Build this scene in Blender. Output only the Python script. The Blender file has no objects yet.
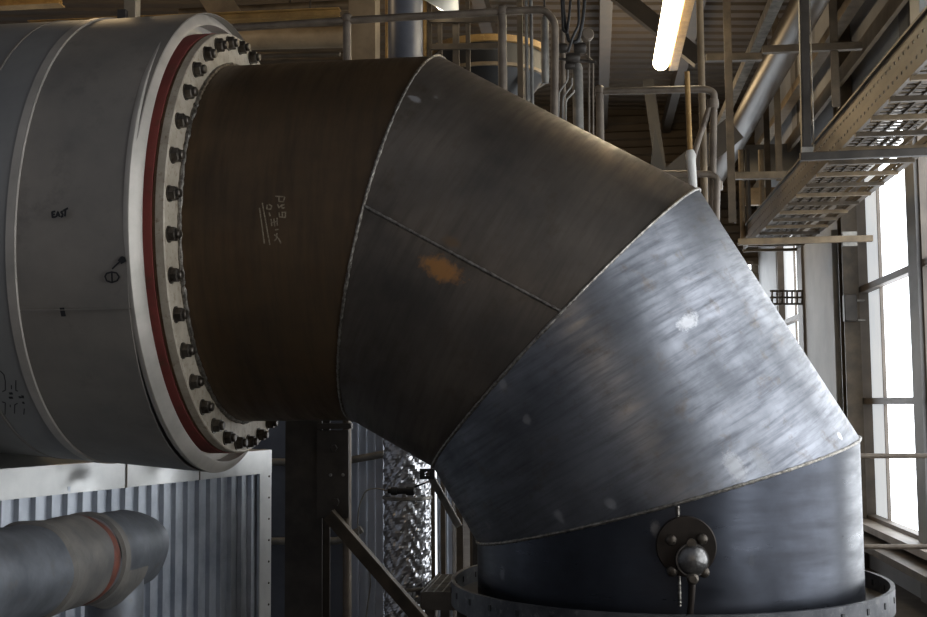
import bpy, bmesh, math, random
from mathutils import Vector, Matrix
random.seed(7)
PI = math.pi
W, H = 927, 617
S = 0.75
scn = bpy.context.scene
COL = scn.collection
V = Vector
X_, Y_, Z_ = V((1, 0, 0)), V((0, 1, 0)), V((0, 0, 1))

# ------------------------------------------------------------------ camera
F, YAW, PIT, ROLL = 1183.5, 0.1097, 0.0809, -0.0083
CAM = V((0, 0, 1.6))
fw = V((-math.sin(YAW) * math.cos(PIT), math.cos(YAW) * math.cos(PIT), math.sin(PIT)))
r0 = V((math.cos(YAW), math.sin(YAW), 0))
u0 = r0.cross(fw)
cr = r0 * math.cos(ROLL) + u0 * math.sin(ROLL)
cu = -r0 * math.sin(ROLL) + u0 * math.cos(ROLL)
cd = bpy.data.cameras.new('camera')
cam = bpy.data.objects.new('camera', cd)
COL.objects.link(cam)
cd.sensor_width = 36
cd.lens = F / W * 36
cd.clip_end = 200
m = Matrix((cr, cu, -fw)).transposed().to_4x4()
m.translation = CAM
cam.matrix_world = m
scn.camera = cam


def ray(px, py):
    return fw + cr * ((px - W / 2) / F) + cu * ((H / 2 - py) / F)


def aty(px, py, Y):      # point on the plane y = Y
    d = ray(px, py)
    return CAM + d * (Y / d.y)


def atz(px, py, z):      # point on the plane z = z (world)
    d = ray(px, py)
    return CAM + d * ((z - CAM.z) / d.z)


# ------------------------------------------------------------------ materials
MATS = {}


def nn(nt, t, **kw):
    n = nt.nodes.new(t)
    for k, v in kw.items():
        if hasattr(n, k):
            setattr(n, k, v)
        else:
            n.inputs[k.replace('_', ' ')].default_value = v
    return n


def mix(nt, fac, a, b, mode='MIX'):
    n = nt.nodes.new('ShaderNodeMix')
    n.data_type = 'RGBA'
    n.blend_type = mode
    for i, v in ((0, fac), (6, a), (7, b)):
        if isinstance(v, (int, float)):
            n.inputs[i].default_value = v
        elif isinstance(v, tuple):
            n.inputs[i].default_value = (*v[:3], 1)
        else:
            nt.links.new(v, n.inputs[i])
    return n.outputs[2]


def mrange(nt, v, a, b, c, d):
    n = nt.nodes.new('ShaderNodeMapRange')
    n.inputs[1].default_value = a
    n.inputs[2].default_value = b
    n.inputs[3].default_value = c
    n.inputs[4].default_value = d
    nt.links.new(v, n.inputs[0])
    return n.outputs[0]


def mat(name, c1, c2=None, metal=0.0, rough=0.5, scale=4.0, c3=None, bump=0.0, bscale=30, uv=False, stretch=(1, 1, 1),
        r2=None, patches=(), streak=None, emis=None, spec=None, lo=.35, hi=.65):
    if name in MATS:
        return MATS[name]
    M = bpy.data.materials.new(name)
    M.use_nodes = True
    nt = M.node_tree
    L = nt.links
    b = nt.nodes['Principled BSDF']
    b.inputs['Metallic'].default_value = metal
    b.inputs['Roughness'].default_value = rough
    if spec is not None:
        b.inputs['Specular IOR Level'].default_value = spec
    tc = nt.nodes.new('ShaderNodeTexCoord')
    co = tc.outputs['UV' if uv else 'Object']
    mp = nt.nodes.new('ShaderNodeMapping')
    mp.inputs['Scale'].default_value = stretch
    L.new(co, mp.inputs[0])
    if c2 is None:
        c2 = tuple(x * .75 for x in c1)
    n1 = nn(nt, 'ShaderNodeTexNoise', Scale=scale, Detail=6.0, Roughness=.6)
    L.new(mp.outputs[0], n1.inputs['Vector'])
    f1 = mrange(nt, n1.outputs[0], lo, hi, 0, 1)
    col = mix(nt, f1, c1, c2)
    if c3:
        n2 = nn(nt, 'ShaderNodeTexNoise', Scale=scale * 3.1, Detail=8.0, Roughness=.7)
        L.new(co, n2.inputs['Vector'])
        f2 = mrange(nt, n2.outputs[0], .55, .72, 0, .8)
        col = mix(nt, f2, col, c3)
    if streak:   # (colour, amount, su, sv)
        sc, am, su, sv = streak
        mp2 = nt.nodes.new('ShaderNodeMapping')
        mp2.inputs['Scale'].default_value = (su, sv, 1)
        L.new(co, mp2.inputs[0])
        n3 = nn(nt, 'ShaderNodeTexNoise', Scale=1.0, Detail=5.0, Roughness=.65)
        L.new(mp2.outputs[0], n3.inputs['Vector'])
        f3 = mrange(nt, n3.outputs[0], .45, .7, 0, am)
        col = mix(nt, f3, col, sc)
        rr = mrange(nt, n3.outputs[0], .35, .7, rough - .06, (r2 or rough + .14))
        L.new(rr, b.inputs['Roughness'])
    elif r2:
        rr = mrange(nt, n1.outputs[0], .3, .7, rough, r2)
        L.new(rr, b.inputs['Roughness'])
    met = None
    for (pu, pv, ru, rv, pc, am) in patches:
        # patch of its own shape, soft noisy edge
        n4 = nn(nt, 'ShaderNodeTexNoise', Scale=34.0, Detail=8.0, Roughness=.75)
        L.new(co, n4.inputs['Vector'])
        sub = nt.nodes.new('ShaderNodeVectorMath'); sub.operation = 'SUBTRACT'
        L.new(co, sub.inputs[0]); sub.inputs[1].default_value = (pu, pv, 0)
        mu = nt.nodes.new('ShaderNodeVectorMath'); mu.operation = 'MULTIPLY'
        L.new(sub.outputs[0], mu.inputs[0]); mu.inputs[1].default_value = (1 / ru, 1 / rv, 0)
        ln = nt.nodes.new('ShaderNodeVectorMath'); ln.operation = 'LENGTH'
        L.new(mu.outputs[0], ln.inputs[0])
        ma = nt.nodes.new('ShaderNodeMath'); ma.operation = 'MULTIPLY_ADD'
        L.new(n4.outputs[0], ma.inputs[0]); ma.inputs[1].default_value = 2.2
        L.new(ln.outputs['Value'], ma.inputs[2])
        f = mrange(nt, ma.outputs[0], 1.6, 2.2, am, 0)
        col = mix(nt, f, col, pc)
        if met is None:
            met = mrange(nt, ma.outputs[0], 1.75, 2.15, metal * .4, metal)
            last = met
        else:
            mm = nt.nodes.new('ShaderNodeMath'); mm.operation = 'MINIMUM'
            L.new(last, mm.inputs[0]); L.new(mrange(nt, ma.outputs[0], 1.75, 2.15, metal * .4, metal), mm.inputs[1])
            last = mm.outputs[0]
    if met is not None:
        L.new(last, b.inputs['Metallic'])
    L.new(col, b.inputs['Base Color'])
    if bump:
        nb = nn(nt, 'ShaderNodeTexNoise', Scale=float(bscale), Detail=4.0)
        L.new(mp.outputs[0], nb.inputs['Vector'])
        bp = nn(nt, 'ShaderNodeBump', Strength=1.0, Distance=bump)
        L.new(nb.outputs[0], bp.inputs['Height'])
        L.new(bp.outputs[0], b.inputs['Normal'])
    if emis:
        b.inputs['Emission Color'].default_value = (*emis[0], 1)
        b.inputs['Emission Strength'].default_value = emis[1]
    MATS[name] = M
    return M


def srgb(r, g, b):
    f = lambda c: (c / 255 / 12.92) if c / 255 <= .04045 else ((c / 255 + .055) / 1.055) ** 2.4
    return (f(r), f(g), f(b))


# ------------------------------------------------------------------ mesh tools
class MB:
    def __init__(s):
        s.v, s.f, s.uv = [], [], []

    def face(s, idx, uv=None):
        s.f.append(tuple(idx))
        s.uv.append(uv)

    def add(s, *ps):
        i = len(s.v)
        s.v += [V(p) for p in ps]
        return i

    def frame_box(s, c, ax, ay, az):     # centre and three half vectors
        i = s.add(*[c + ax * a + ay * b + az * d for a in (-1, 1) for b in (-1, 1) for d in (-1, 1)])
        flip = ax.cross(ay).dot(az) < 0
        for q in ((0, 1, 3, 2), (4, 6, 7, 5), (0, 4, 5, 1), (2, 3, 7, 6), (0, 2, 6, 4), (1, 5, 7, 3)):
            q = [i + k for k in q]
            s.face(q[::-1] if flip else q)
        return s

    def box(s, a, b):
        a, b = V(a), V(b)
        h = (b - a) / 2
        return s.frame_box((a + b) / 2, X_ * abs(h.x), Y_ * abs(h.y), Z_ * abs(h.z))

    def bar(s, p, q, w, h, up=Z_):       # rectangular bar; w across, h along up
        p, q = V(p), V(q)
        d = (q - p)
        side = d.cross(up).normalized()
        u = side.cross(d).normalized()
        return s.frame_box((p + q) / 2, d / 2, side * (w / 2), u * (h / 2))

    def angle(s, p, q, w, t, up=Z_, sx=1):  # L section
        p, q = V(p), V(q)
        d = (q - p)
        side = d.cross(up).normalized() * sx
        u = (side * sx).cross(d).normalized()
        s.frame_box((p + q) / 2 + u * (w / 2), d / 2, side * (t / 2), u * (w / 2))
        s.frame_box((p + q) / 2 + side * (w / 2 + t / 2), d / 2, side * (w / 2), u * (t / 2))
        return s

    def hbeam(s, p, q, w, h, t, up=Z_):
        p, q = V(p), V(q)
        d = (q - p)
        side = d.cross(up).normalized()
        u = side.cross(d).normalized()
        c = (p + q) / 2
        s.frame_box(c, d / 2, side * (t / 2), u * (h / 2 - t))
        for k in (1, -1):
            s.frame_box(c + u * k * (h / 2 - t / 2), d / 2, side * (w / 2), u * (t / 2))
        return s

    def tube(s, pts, r, n=12, cap=True, closed=False, rf=None):
        pts = [V(p) for p in pts]
        N = len(pts)
        rings = []
        pu = None
        acc = 0
        for i, p in enumerate(pts):
            if closed:
                d = pts[(i + 1) % N] - pts[i - 1]
            else:
                d = pts[min(i + 1, N - 1)] - pts[max(i - 1, 0)]
            d.normalize()
            if pu is None:
                pu = d.cross(Z_ if abs(d.z) < .9 else X_).normalized()
            pu = (pu - d * pu.dot(d)).normalized()
            pv = d.cross(pu)
            rr = rf(i) if rf else (r[i] if isinstance(r, (list, tuple)) else r)
            rings.append(s.add(*[p + (pu * math.cos(2 * PI * k / n) + pv * math.sin(2 * PI * k / n)) * rr for k in range(n)]))
        M_ = N if closed else N - 1
        for i in range(M_):
            a, b = rings[i], rings[(i + 1) % N]
            for k in range(n):
                k2 = (k + 1) % n
                s.face((a + k, a + k2, b + k2, b + k))
        if cap and not closed:
            s.face([rings[0] + k for k in range(n)][::-1])
            s.face([rings[-1] + k for k in range(n)])
        return s

    def lathe(s, o, ax, prof, n=64, e=None, wob=None, loop=False):   # prof [(r, t)] along axis
        o, ax = V(o), V(ax).normalized()
        e1 = (V(e) if e else ax.cross(Z_ if abs(ax.z) < .9 else X_)).normalized()
        e2 = ax.cross(e1)
        rings = []
        for j, (r, t) in enumerate(prof):
            if r <= 1e-6:
                rings.append(('p', s.add(o + ax * t)))
            else:
                pts = []
                for k in range(n):
                    a = 2 * PI * k / n
                    w = wob(a, t) if wob else 0
                    pts.append(o + ax * t + (e1 * math.cos(a) + e2 * math.sin(a)) * (r + w))
                rings.append(('r', s.add(*pts)))
        J = len(prof)
        for j in range(J if loop else J - 1):
            A, B = rings[j], rings[(j + 1) % J]
            for k in range(n):
                k2 = (k + 1) % n
                if A[0] == 'p' and B[0] == 'p':
                    continue
                if A[0] == 'p':
                    s.face((A[1], B[1] + k2, B[1] + k)[::-1])
                elif B[0] == 'p':
                    s.face((A[1] + k, A[1] + k2, B[1]))
                else:
                    s.face((A[1] + k, A[1] + k2, B[1] + k2, B[1] + k))
        return s

    def cyl(s, p, q, r, n=16):
        return s.tube([p, q], r, n)

    def hexnut(s, p, ax, r, h, up=Z_):
        p, ax = V(p), V(ax).normalized()
        return s.lathe(p, ax, [(0, 0), (r, 0), (r, h * .85), (r * .88, h), (0, h)], n=6, e=ax.cross(up).normalized() if abs(ax.dot(up)) < .9 else None)

    def extrude(s, poly, vec, flip=False):   # planar polygon (list of points), extruded by vec
        poly = [V(p) for p in poly]
        n = len(poly)
        a = s.add(*poly)
        b = s.add(*[p + vec for p in poly])
        s.face([a + k for k in range(n)][::-1])
        s.face([b + k for k in range(n)])
        for k in range(n):
            k2 = (k + 1) % n
            s.face((a + k, a + k2, b + k2, b + k))
        return s

    def build(s, name, material, parent=None, bevel=0, smooth=True, fix=True, label=None):
        me = bpy.data.meshes.new(name)
        off = parent_world(parent)
        me.from_pydata([p - off for p in s.v], [], s.f)
        if any(s.uv):
            l = me.uv_layers.new(name='UVMap')
            for poly, uv in zip(me.polygons, s.uv):
                if uv:
                    for li, c in zip(poly.loop_indices, uv):
                        l.data[li].uv = c
        if fix:
            bm = bmesh.new(); bm.from_mesh(me)
            bmesh.ops.recalc_face_normals(bm, faces=bm.faces)
            bm.to_mesh(me); bm.free()
        me.materials.append(material)
        if smooth:
            me.polygons.foreach_set('use_smooth', [True] * len(me.polygons))
            me.set_sharp_from_angle(angle=math.radians(35))
        o = bpy.data.objects.new(name, me)
        COL.objects.link(o)
        if parent:
            o.parent = parent
        if bevel:
            b = o.modifiers.new('bevel', 'BEVEL')
            b.width = bevel; b.segments = 2; b.limit_method = 'ANGLE'; b.angle_limit = math.radians(40)
        if label:
            o['label'] = label
        return o


def parent_world(o):
    v = V((0, 0, 0))
    while o:
        v += o.location
        o = o.parent
    return v


def thing(name, label, cat, loc=(0, 0, 0), group=None):
    o = bpy.data.objects.new(name, None)
    COL.objects.link(o)
    o.location = loc
    o.empty_display_size = .1
    return tag(o, label, cat, group)


def tag(o, label, cat, group=None, kind=None):
    o['label'] = label; o['category'] = cat
    if group: o['group'] = group
    if kind: o['kind'] = kind
    return o


def struct(o):
    o['kind'] = 'structure'
    return o


def arc(c, a, b, r, t0, t1, n=8):
    return [c + (a * math.cos(t0 + (t1 - t0) * i / n) + b * math.sin(t0 + (t1 - t0) * i / n)) * r for i in range(n + 1)]


def bend(pts, r, n=6):      # rounded polyline
    pts = [V(p) for p in pts]
    out = [pts[0]]
    for i in range(1, len(pts) - 1):
        a = (pts[i - 1] - pts[i]); b = (pts[i + 1] - pts[i])
        rr = min(r, a.length * .45, b.length * .45)
        p0 = pts[i] + a.normalized() * rr; p1 = pts[i] + b.normalized() * rr
        for k in range(n + 1):
            t = k / n
            out.append(p0 * (1 - t) ** 2 + pts[i] * 2 * t * (1 - t) + p1 * t * t)
    out.append(pts[-1])
    return out


# ------------------------------------------------------------------ palette
m_galv = mat('galvanised', srgb(150, 146, 138), srgb(110, 108, 104), metal=.6, rough=.45, scale=9, r2=.6)
m_paint = mat('cream_paint', srgb(150, 135, 112), srgb(120, 106, 86), rough=.5, scale=5)
m_tan = mat('tan_steel', srgb(126, 108, 82), srgb(92, 78, 58), rough=.55, scale=6)
m_dark = mat('dark_steel', srgb(72, 66, 60), srgb(50, 46, 42), metal=.3, rough=.5, scale=6)
m_brown = mat('brown_steel', srgb(92, 80, 64), srgb(62, 53, 42), metal=.2, rough=.5, scale=6)
m_grey = mat('grey_steel', srgb(135, 135, 132), srgb(105, 104, 102), rough=.5, scale=3)
m_rail = mat('rail_paint', srgb(118, 106, 92), srgb(86, 76, 66), rough=.42, scale=8, metal=.2)
m_black = mat('black_rubber', srgb(26, 25, 25), srgb(16, 16, 16), rough=.5)
m_weld = mat('weld_bead', srgb(165, 160, 150), srgb(92, 86, 80), metal=.9, rough=.34, scale=60, bump=.002, bscale=200)
m_bolt = mat('bolt_steel', srgb(104, 97, 88), srgb(62, 55, 48), metal=.8, rough=.42, scale=30)
m_alu = mat('aluminium_foil', srgb(215, 215, 218), srgb(185, 186, 190), metal=1, rough=.3, scale=12)
m_ink = mat('black_marker', srgb(22, 22, 24), srgb(30, 30, 32), rough=.6)
m_chalk = mat('chalk', srgb(150, 135, 112), srgb(95, 82, 66), rough=.9, scale=200)

# ------------------------------------------------------------------ elbow geometry (metres)
HEAD = -0.0262
D0 = V((math.cos(HEAD), math.sin(HEAD), 0))
NR = Z_.cross(D0)                                    # horizontal, away from the camera
def dr(t): return D0 * math.cos(t) - Z_ * math.sin(t)
A1 = CAM + V((-1.06091, 6.48899, 0.91684)) * S
A2 = CAM + V((-0.14646, 6.46507, 0.39552)) * S
A3 = CAM + V((0.35915, 6.45185, -0.45925)) * S
R = S
T1, T2, T3 = 0.518, 1.0365, PI / 2
L0 = .9127 * S
FC = A1 - D0 * L0                                    # flange face centre
RING_Z = CAM.z - .9214 * S
RC = V((A3.x, A3.y, RING_Z))


class Sec:
    def __init__(s, A, t):
        s.A, s.d = V(A), dr(t)
        s.e = dr(t + PI / 2)
        s.n = NR

    def p(s, th, t, off=0.0):
        return s.A + (s.n * math.cos(th) + s.e * math.sin(th)) * (R + off) + s.d * t

    def hit(s, px, py, off=0.0, rad=None):
        rr = rad or (R + off)
        d = ray(px, py)
        o = CAM - s.A
        dp = d - s.d * d.dot(s.d); op = o - s.d * o.dot(s.d)
        a = dp.dot(dp); b = 2 * dp.dot(op); c = op.dot(op) - rr * rr
        disc = b * b - 4 * a * c
        k = (-b - math.sqrt(max(disc, 0))) / (2 * a)
        P = o + d * k
        return math.atan2(P.dot(s.e), P.dot(s.n)) % (2 * PI), P.dot(s.d)


S0 = Sec(A1, 0); SA = Sec(A1, T1); SB = Sec(A2, T2); SV = Sec(A3, T3)


def gore(sec, P0, n0, P1, n1, name, material, parent, nth=160):
    mb = MB()
    def t_at(th, P, n, off):
        base = sec.p(th, 0, off)
        return (P - base).dot(n) / sec.d.dot(n)
    rows = []
    for off in (0, -.012):
        for (P, n) in ((P0, n0), (P1, n1)):
            row = []
            for k in range(nth + 1):
                th = 2 * PI * k / nth
                t = t_at(th, P, n, off)
                row.append((mb.add(sec.p(th, t, off)), (th * R, t)))
            rows.append(row)
    for a, b in ((rows[0], rows[1]), (rows[3], rows[2]), (rows[2], rows[0]), (rows[1], rows[3])):
        for k in range(nth):
            q = (a[k], a[k + 1], b[k + 1], b[k])
            mb.face([x[0] for x in q], [x[1] for x in q])
    o = mb.build(name, material, parent, fix=False)
    bm = bmesh.new(); bm.from_mesh(o.data)
    bmesh.ops.remove_doubles(bm, verts=bm.verts, dist=1e-5)
    bmesh.ops.recalc_face_normals(bm, faces=bm.faces)
    bm.to_mesh(o.data); bm.free()
    return o


def patch(sec, px, py, rw, rh, col, am):
    th, t = sec.hit(px, py)
    return (th * R, t, rh, rw, col, am)


rust = srgb(120, 78, 36)
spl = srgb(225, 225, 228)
dull = srgb(130, 128, 128)
p0 = []
pA = [patch(SA, 441, 269, .085, .044, srgb(150, 104, 56), .95), patch(SA, 452, 242, .035, .022, srgb(95, 70, 42), .7),
      patch(SA, 415, 99, .03, .018, dull, .85), patch(SA, 436, 97, .01, .01, dull, .4)]
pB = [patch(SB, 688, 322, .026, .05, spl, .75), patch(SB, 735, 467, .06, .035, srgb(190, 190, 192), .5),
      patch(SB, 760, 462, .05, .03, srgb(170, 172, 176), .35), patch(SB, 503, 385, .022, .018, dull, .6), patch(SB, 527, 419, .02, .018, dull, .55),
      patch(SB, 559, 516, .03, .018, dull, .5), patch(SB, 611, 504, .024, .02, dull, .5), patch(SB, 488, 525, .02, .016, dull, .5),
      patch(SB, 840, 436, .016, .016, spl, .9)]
pV = [patch(SV, 655, 529, .03, .016, srgb(120, 115, 110), .55), patch(SV, 752, 561, .026, .012, srgb(40, 42, 50), .6),
      patch(SV, 502, 574, .03, .02, srgb(100, 100, 105), .5)]
m_g0 = mat('brown_mill_steel', srgb(96, 76, 54), srgb(72, 58, 43), metal=.55, rough=.46, uv=True, scale=1.6, stretch=(2.2, 1, 1),
           c3=srgb(84, 62, 40), streak=(srgb(46, 39, 31), .45, 2.5, 22), lo=.3, hi=.7)
m_gA = mat('dark_mill_steel', srgb(116, 106, 96), srgb(80, 75, 70), metal=.75, rough=.44, uv=True, scale=2.4, c3=srgb(80, 70, 58),
           streak=(srgb(70, 64, 58), .5, 3, 30), patches=pA)
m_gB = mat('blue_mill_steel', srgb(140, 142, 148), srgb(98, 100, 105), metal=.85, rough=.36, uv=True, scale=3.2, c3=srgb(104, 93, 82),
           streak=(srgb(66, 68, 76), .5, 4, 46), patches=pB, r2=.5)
m_gV = mat('vertical_mill_steel', srgb(70, 73, 81), srgb(50, 52, 58), metal=.8, rough=.33, uv=True, scale=2.6,
           streak=(srgb(54, 54, 58), .4, 3, 18), patches=pV)  # darker, even base colour for the vertical section
m_flange = mat('primed_flange', srgb(186, 175, 157), srgb(162, 150, 132), metal=.1, rough=.55, scale=14, c3=srgb(110, 84, 56))
m_zinc = mat('zinc_cladding', srgb(150, 142, 132), srgb(126, 121, 115), metal=.3, rough=.5, scale=2.2, bump=.001, bscale=6, c3=srgb(118, 112, 106))
m_zincl = mat('bright_zinc_trim', srgb(190, 182, 172), srgb(168, 162, 152), metal=.3, rough=.45, scale=6)
m_red = mat('red_gasket', srgb(138, 66, 58), srgb(116, 54, 48), rough=.8, scale=5, c3=srgb(92, 66, 48))
m_rustf = mat('rusty_flange', srgb(112, 84, 58), srgb(84, 62, 44), rough=.7, scale=20, metal=.2, c3=srgb(130, 112, 88))

mit = lambda a, b: dr((a + b) / 2)
elbow = thing('pipe_elbow', 'huge segmented bare steel pipe elbow turning from the bolted flange down to the floor collar', 'pipe', (RC.x, RC.y, RING_Z - .02))
gore(S0, FC, D0, A1, mit(0, T1), 'straight_section', m_g0, elbow)['label'] = 'brown mill-scaled straight section beside the flange'
gore(SA, A1, mit(0, T1), A2, mit(T1, T2), 'elbow_segment', m_gA, elbow)['label'] = 'dark grey upper segment with an orange rust patch'
gore(SB, A2, mit(T1, T2), A3, mit(T2, T3), 'elbow_segment', m_gB, elbow)['label'] = 'bright bluish segment with streaks around the rolled plate'
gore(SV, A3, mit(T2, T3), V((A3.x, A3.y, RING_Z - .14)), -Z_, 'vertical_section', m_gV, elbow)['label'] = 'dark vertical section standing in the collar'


def weld_ring(P, ta, tb, name='weld_seam', r=.006):
    e = dr((ta + tb) / 2 + PI / 2)
    k = 1 / math.cos((tb - ta) / 2)
    N = 420
    rnd = random.Random(3)
    w = [rnd.uniform(.75, 1.25) for _ in range(N)]
    pts = [P + NR * math.cos(2 * PI * i / N) * (R + .001) + e * math.sin(2 * PI * i / N) * (R + .001) * k for i in range(N)]
    MB().tube(pts, r, 8, closed=True, rf=lambda i: r * w[i]).build(name, m_weld, elbow)


weld_ring(A1, 0, T1); weld_ring(A2, T1, T2); weld_ring(A3, T2, T3)


def seam(sec, a, b, r=.006, name='longitudinal_seam'):
    (th, t0), (_, t1) = sec.hit(*a), sec.hit(*b)
    th2 = sec.hit(*b)[0]
    N = 60
    rnd = random.Random(5)
    w = [rnd.uniform(.7, 1.2) for _ in range(N + 1)]
    pts = [sec.p(th + (th2 - th) * i / N, t0 + (t1 - t0) * i / N, .0005) for i in range(N + 1)]
    MB().tube(pts, r, 8, rf=lambda i: r * w[i]).build(name, m_weld, elbow)


seam(SA, (364, 206), (560, 311))
seam(SV, (678, 506), (680, 606))
# fillet weld where the straight section meets the flange
N = 300
rnd = random.Random(9)
ww = [rnd.uniform(.7, 1.4) for _ in range(N)]
MB().tube([FC + D0 * .006 + (NR * math.cos(2 * PI * i / N) + Z_ * math.sin(2 * PI * i / N)) * (R + .002) for i in range(N)], .008, 8, closed=True,
          rf=lambda i: .009 * ww[i]).build('fillet_weld', m_weld, elbow)
# flange plate
RF = 1.1755 * S
fplate = MB().lathe(FC, -D0, [(R - .012, 0), (RF - .004, 0), (RF, .004), (RF, .034), (R - .012, .034)], 160, loop=True).build('flange_plate', m_flange, elbow)
# bolts
RB = 1.122 * S
for k in range(36):
    a = 2 * PI * (k + .5) / 36
    c = FC + (NR * math.cos(a) + Z_ * math.sin(a)) * RB
    b = MB()
    b.lathe(c, D0, [(0, 0), (.031, 0), (.031, .004), (0, .004)], 20)
    b.hexnut(c + D0 * .004, D0, .0275, .026)
    b.lathe(c + D0 * .030, D0, [(.0175, 0), (.0175, .010), (.014, .014), (0, .014)], 14)
    b.build('bolt', m_bolt, fplate)

# chalk writing and scratches on the brown section
def ribbon(sec, pts, w, mb, off=.0006, rad=None):
    hs = [sec.hit(*p, rad=rad) for p in pts]
    rr = rad or R
    den = []
    for i in range(len(hs) - 1):
        n = 6
        for j in range(n):
            den.append(((hs[i][0] + (hs[i + 1][0] - hs[i][0]) * j / n), (hs[i][1] + (hs[i + 1][1] - hs[i][1]) * j / n)))
    den.append(hs[-1])
    row = []
    for i, (a, t) in enumerate(den):
        a0, t0 = den[max(i - 1, 0)]; a1, t1 = den[min(i + 1, len(den) - 1)]
        du, dv = (a1 - a0) * rr, t1 - t0
        l = math.hypot(du, dv) or 1
        nu, nv = -dv / l, du / l
        row.append([mb.add(sec.p(a + nu * w * k / rr, t + nv * w * k, rr - R + o2)) for k in (.5, -.5) for o2 in (off, off - .0012)])
    for i in range(len(row) - 1):
        a, b = row[i], row[i + 1]
        for q in ((a[0], a[2], b[2], b[0]), (a[1], b[1], b[3], a[3]), (a[0], b[0], b[1], a[1]), (a[2], a[3], b[3], b[2])):
            mb.face(q)


ck = MB()
def z1(x, y): return (240 + x / 7.71, 180 + y / 7.71)
for st in ([(272, 125), (345, 130)], [(300, 128), (300, 165), (335, 168), (345, 132)],            # P
           [(290, 185), (300, 215), (320, 195), (345, 190)], [(318, 190), (325, 218), (348, 212)],  # b
           [(300, 250), (305, 285), (350, 288), (352, 248), (320, 250)], [(325, 250), (328, 286)],  # B
           [(210, 190), (207, 222), (235, 226), (245, 200), (222, 188)],                           # c
           [(225, 250), (232, 280)], [(240, 300), (245, 355)], [(262, 298), (268, 358)], [(285, 292), (288, 352)], [(240, 328), (292, 320)],
           [(270, 385), (300, 380)], [(265, 420), (300, 455), (315, 490)], [(285, 410), (280, 455), (262, 470)],
           [(172, 175), (200, 330), (230, 500)], [(150, 215), (170, 350), (188, 492)]):
    ribbon(S0, [z1(*p) for p in st], .0045, ck)
ck.build('chalk_writing', m_chalk, elbow, smooth=False)

# ------------------------------------------------------------------ insulated duct left of the flange
DR = 1.2845 * S
DC = FC - D0 * .091 * S
duct = thing('insulated_duct', 'large grey zinc-clad round duct ending at the red gasket, marked EAST', 'duct', DC - D0 * 1.4 - Z_ * DR)
dw = lambda a, t: .004 * math.sin(3 * a + 1) + .003 * math.sin(5 * a + t * 3)
DA = (-D0 + Z_ * .044).normalized()
BD = .455                                            # distance from the duct end to the lapped band
tp = lambda t, o=0.0: (DR + o - .044 * t, t)
MB().lathe(DC, DA, [tp(.03, -.004), tp(.032), tp(.2), tp(BD + .05)], 160, wob=dw).build('cladding_shell', m_zinc, duct)
MB().lathe(DC, DA, [tp(BD, .0), tp(BD + .003, .007), tp(BD + .038, .007), tp(BD + .041, .0)], 160, wob=dw).build('lap_band', m_zincl, duct)
MB().lathe(DC, DA, [tp(BD + .03, .002), tp(BD + 1, .002), tp(BD + 3, .04)], 160, wob=dw).build(
    'cladding_shell', mat('pale_cladding', srgb(150, 148, 144), srgb(134, 133, 131), metal=.3, rough=.5, scale=3), duct)
MB().lathe(DC, DA, [tp(BD + .2, .002), tp(BD + .202, .006), tp(BD + .21, .006), tp(BD + .212, .002)], 160, wob=dw).build('lap_band', m_zinc, duct)
# end ring: slightly coned trim facing the flange
MB().lathe(DC, -D0, [(DR - .004, .05), (DR + .002, .034), (DR + .001, .028), (DR - .012, .018), (.926, -.002), (.918, -.003), (.916, .01), (.916, .06), (R + .03, .06)], 160).build('end_ring', m_zincl, duct)
MB().lathe(FC - D0 * .0345, -D0, [(RF - .02, 0), (RF - .003, .001), (RF - .003, .010), (RF - .02, .012)], 128, loop=True).build('gasket_ring', m_rustf, duct)
MB().lathe(FC - D0 * .047, -D0, [(RF - .03, 0), (RF + .002, .001), (RF + .002, .07), (R + .02, .08), (R + .02, 0)], 160, loop=True).build('flange_ring', m_red, duct)
class DSec(Sec):
    pass
SD = DSec(DC, 0)
ik = MB()
def z2(x, y): return (40 + x / 4.57, 195 + y / 4.57)
for st in ([(70, 75), (55, 78), (57, 102), (72, 100)], [(57, 90), (68, 88)], [(74, 102), (82, 76), (90, 100)], [(77, 92), (88, 91)],
           [(105, 74), (96, 78), (104, 88), (102, 98), (94, 100)], [(106, 72), (128, 60)], [(117, 66), (114, 98)],
           ):
    ribbon(SD, [z2(*p) for p in st], .007, ik, rad=DR + .003)
ik.build('marker_word', m_ink, duct, smooth=False)
ik = MB()
for st in ([(328, 352), (305, 358), (297, 372), (305, 392), (328, 400), (352, 392), (362, 375), (350, 356), (328, 352)], [(328, 354), (330, 398)],
           [(330, 338), (350, 318), (372, 298)]):
    ribbon(SD, [z2(*p) for p in st], .0055, ik, rad=DR + .003)
ik.build('marker_writing', m_ink, duct, smooth=False)
ik = MB()
for st in ([(364, 306), (376, 290), (386, 296), (366, 306)], [(368, 300), (384, 288)]):
    ribbon(SD, [z2(*p) for p in st], .017, ik, rad=DR + .003)
ik.build('marker_arrow', m_ink, duct, smooth=False)
ik = MB()
ribbon(SD, [z2(100, 515), z2(108, 555)], .017, ik, rad=DR + .003)
ik.build('marker_dash', m_ink, duct, smooth=False)
ik = MB()
def z3(x, y): return (0 + x / 10.28, 360 + y / 10.28)
for st in ([(0, 110), (40, 150), (55, 220), (55, 310)], [(55, 310), (25, 325)], [(163, 210), (163, 315), (185, 320)], [(20, 430), (55, 440), (52, 560)],
           [(180, 445), (152, 460), (150, 550)], [(250, 500), (245, 560)], [(118, 260), (118, 300)], [(105, 460), (105, 485)]):
    ribbon(SD, [z3(*p) for p in st], .0035, ik, rad=DR - .010)
for st in ([(95, 345), (130, 343)], [(92, 388), (132, 388)], [(195, 385), (215, 380)], [(232, 365), (234, 392)], [(230, 440), (250, 440)]):
    ribbon(SD, [z3(*p) for p in st], .010, ik, rad=DR - .010)
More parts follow.
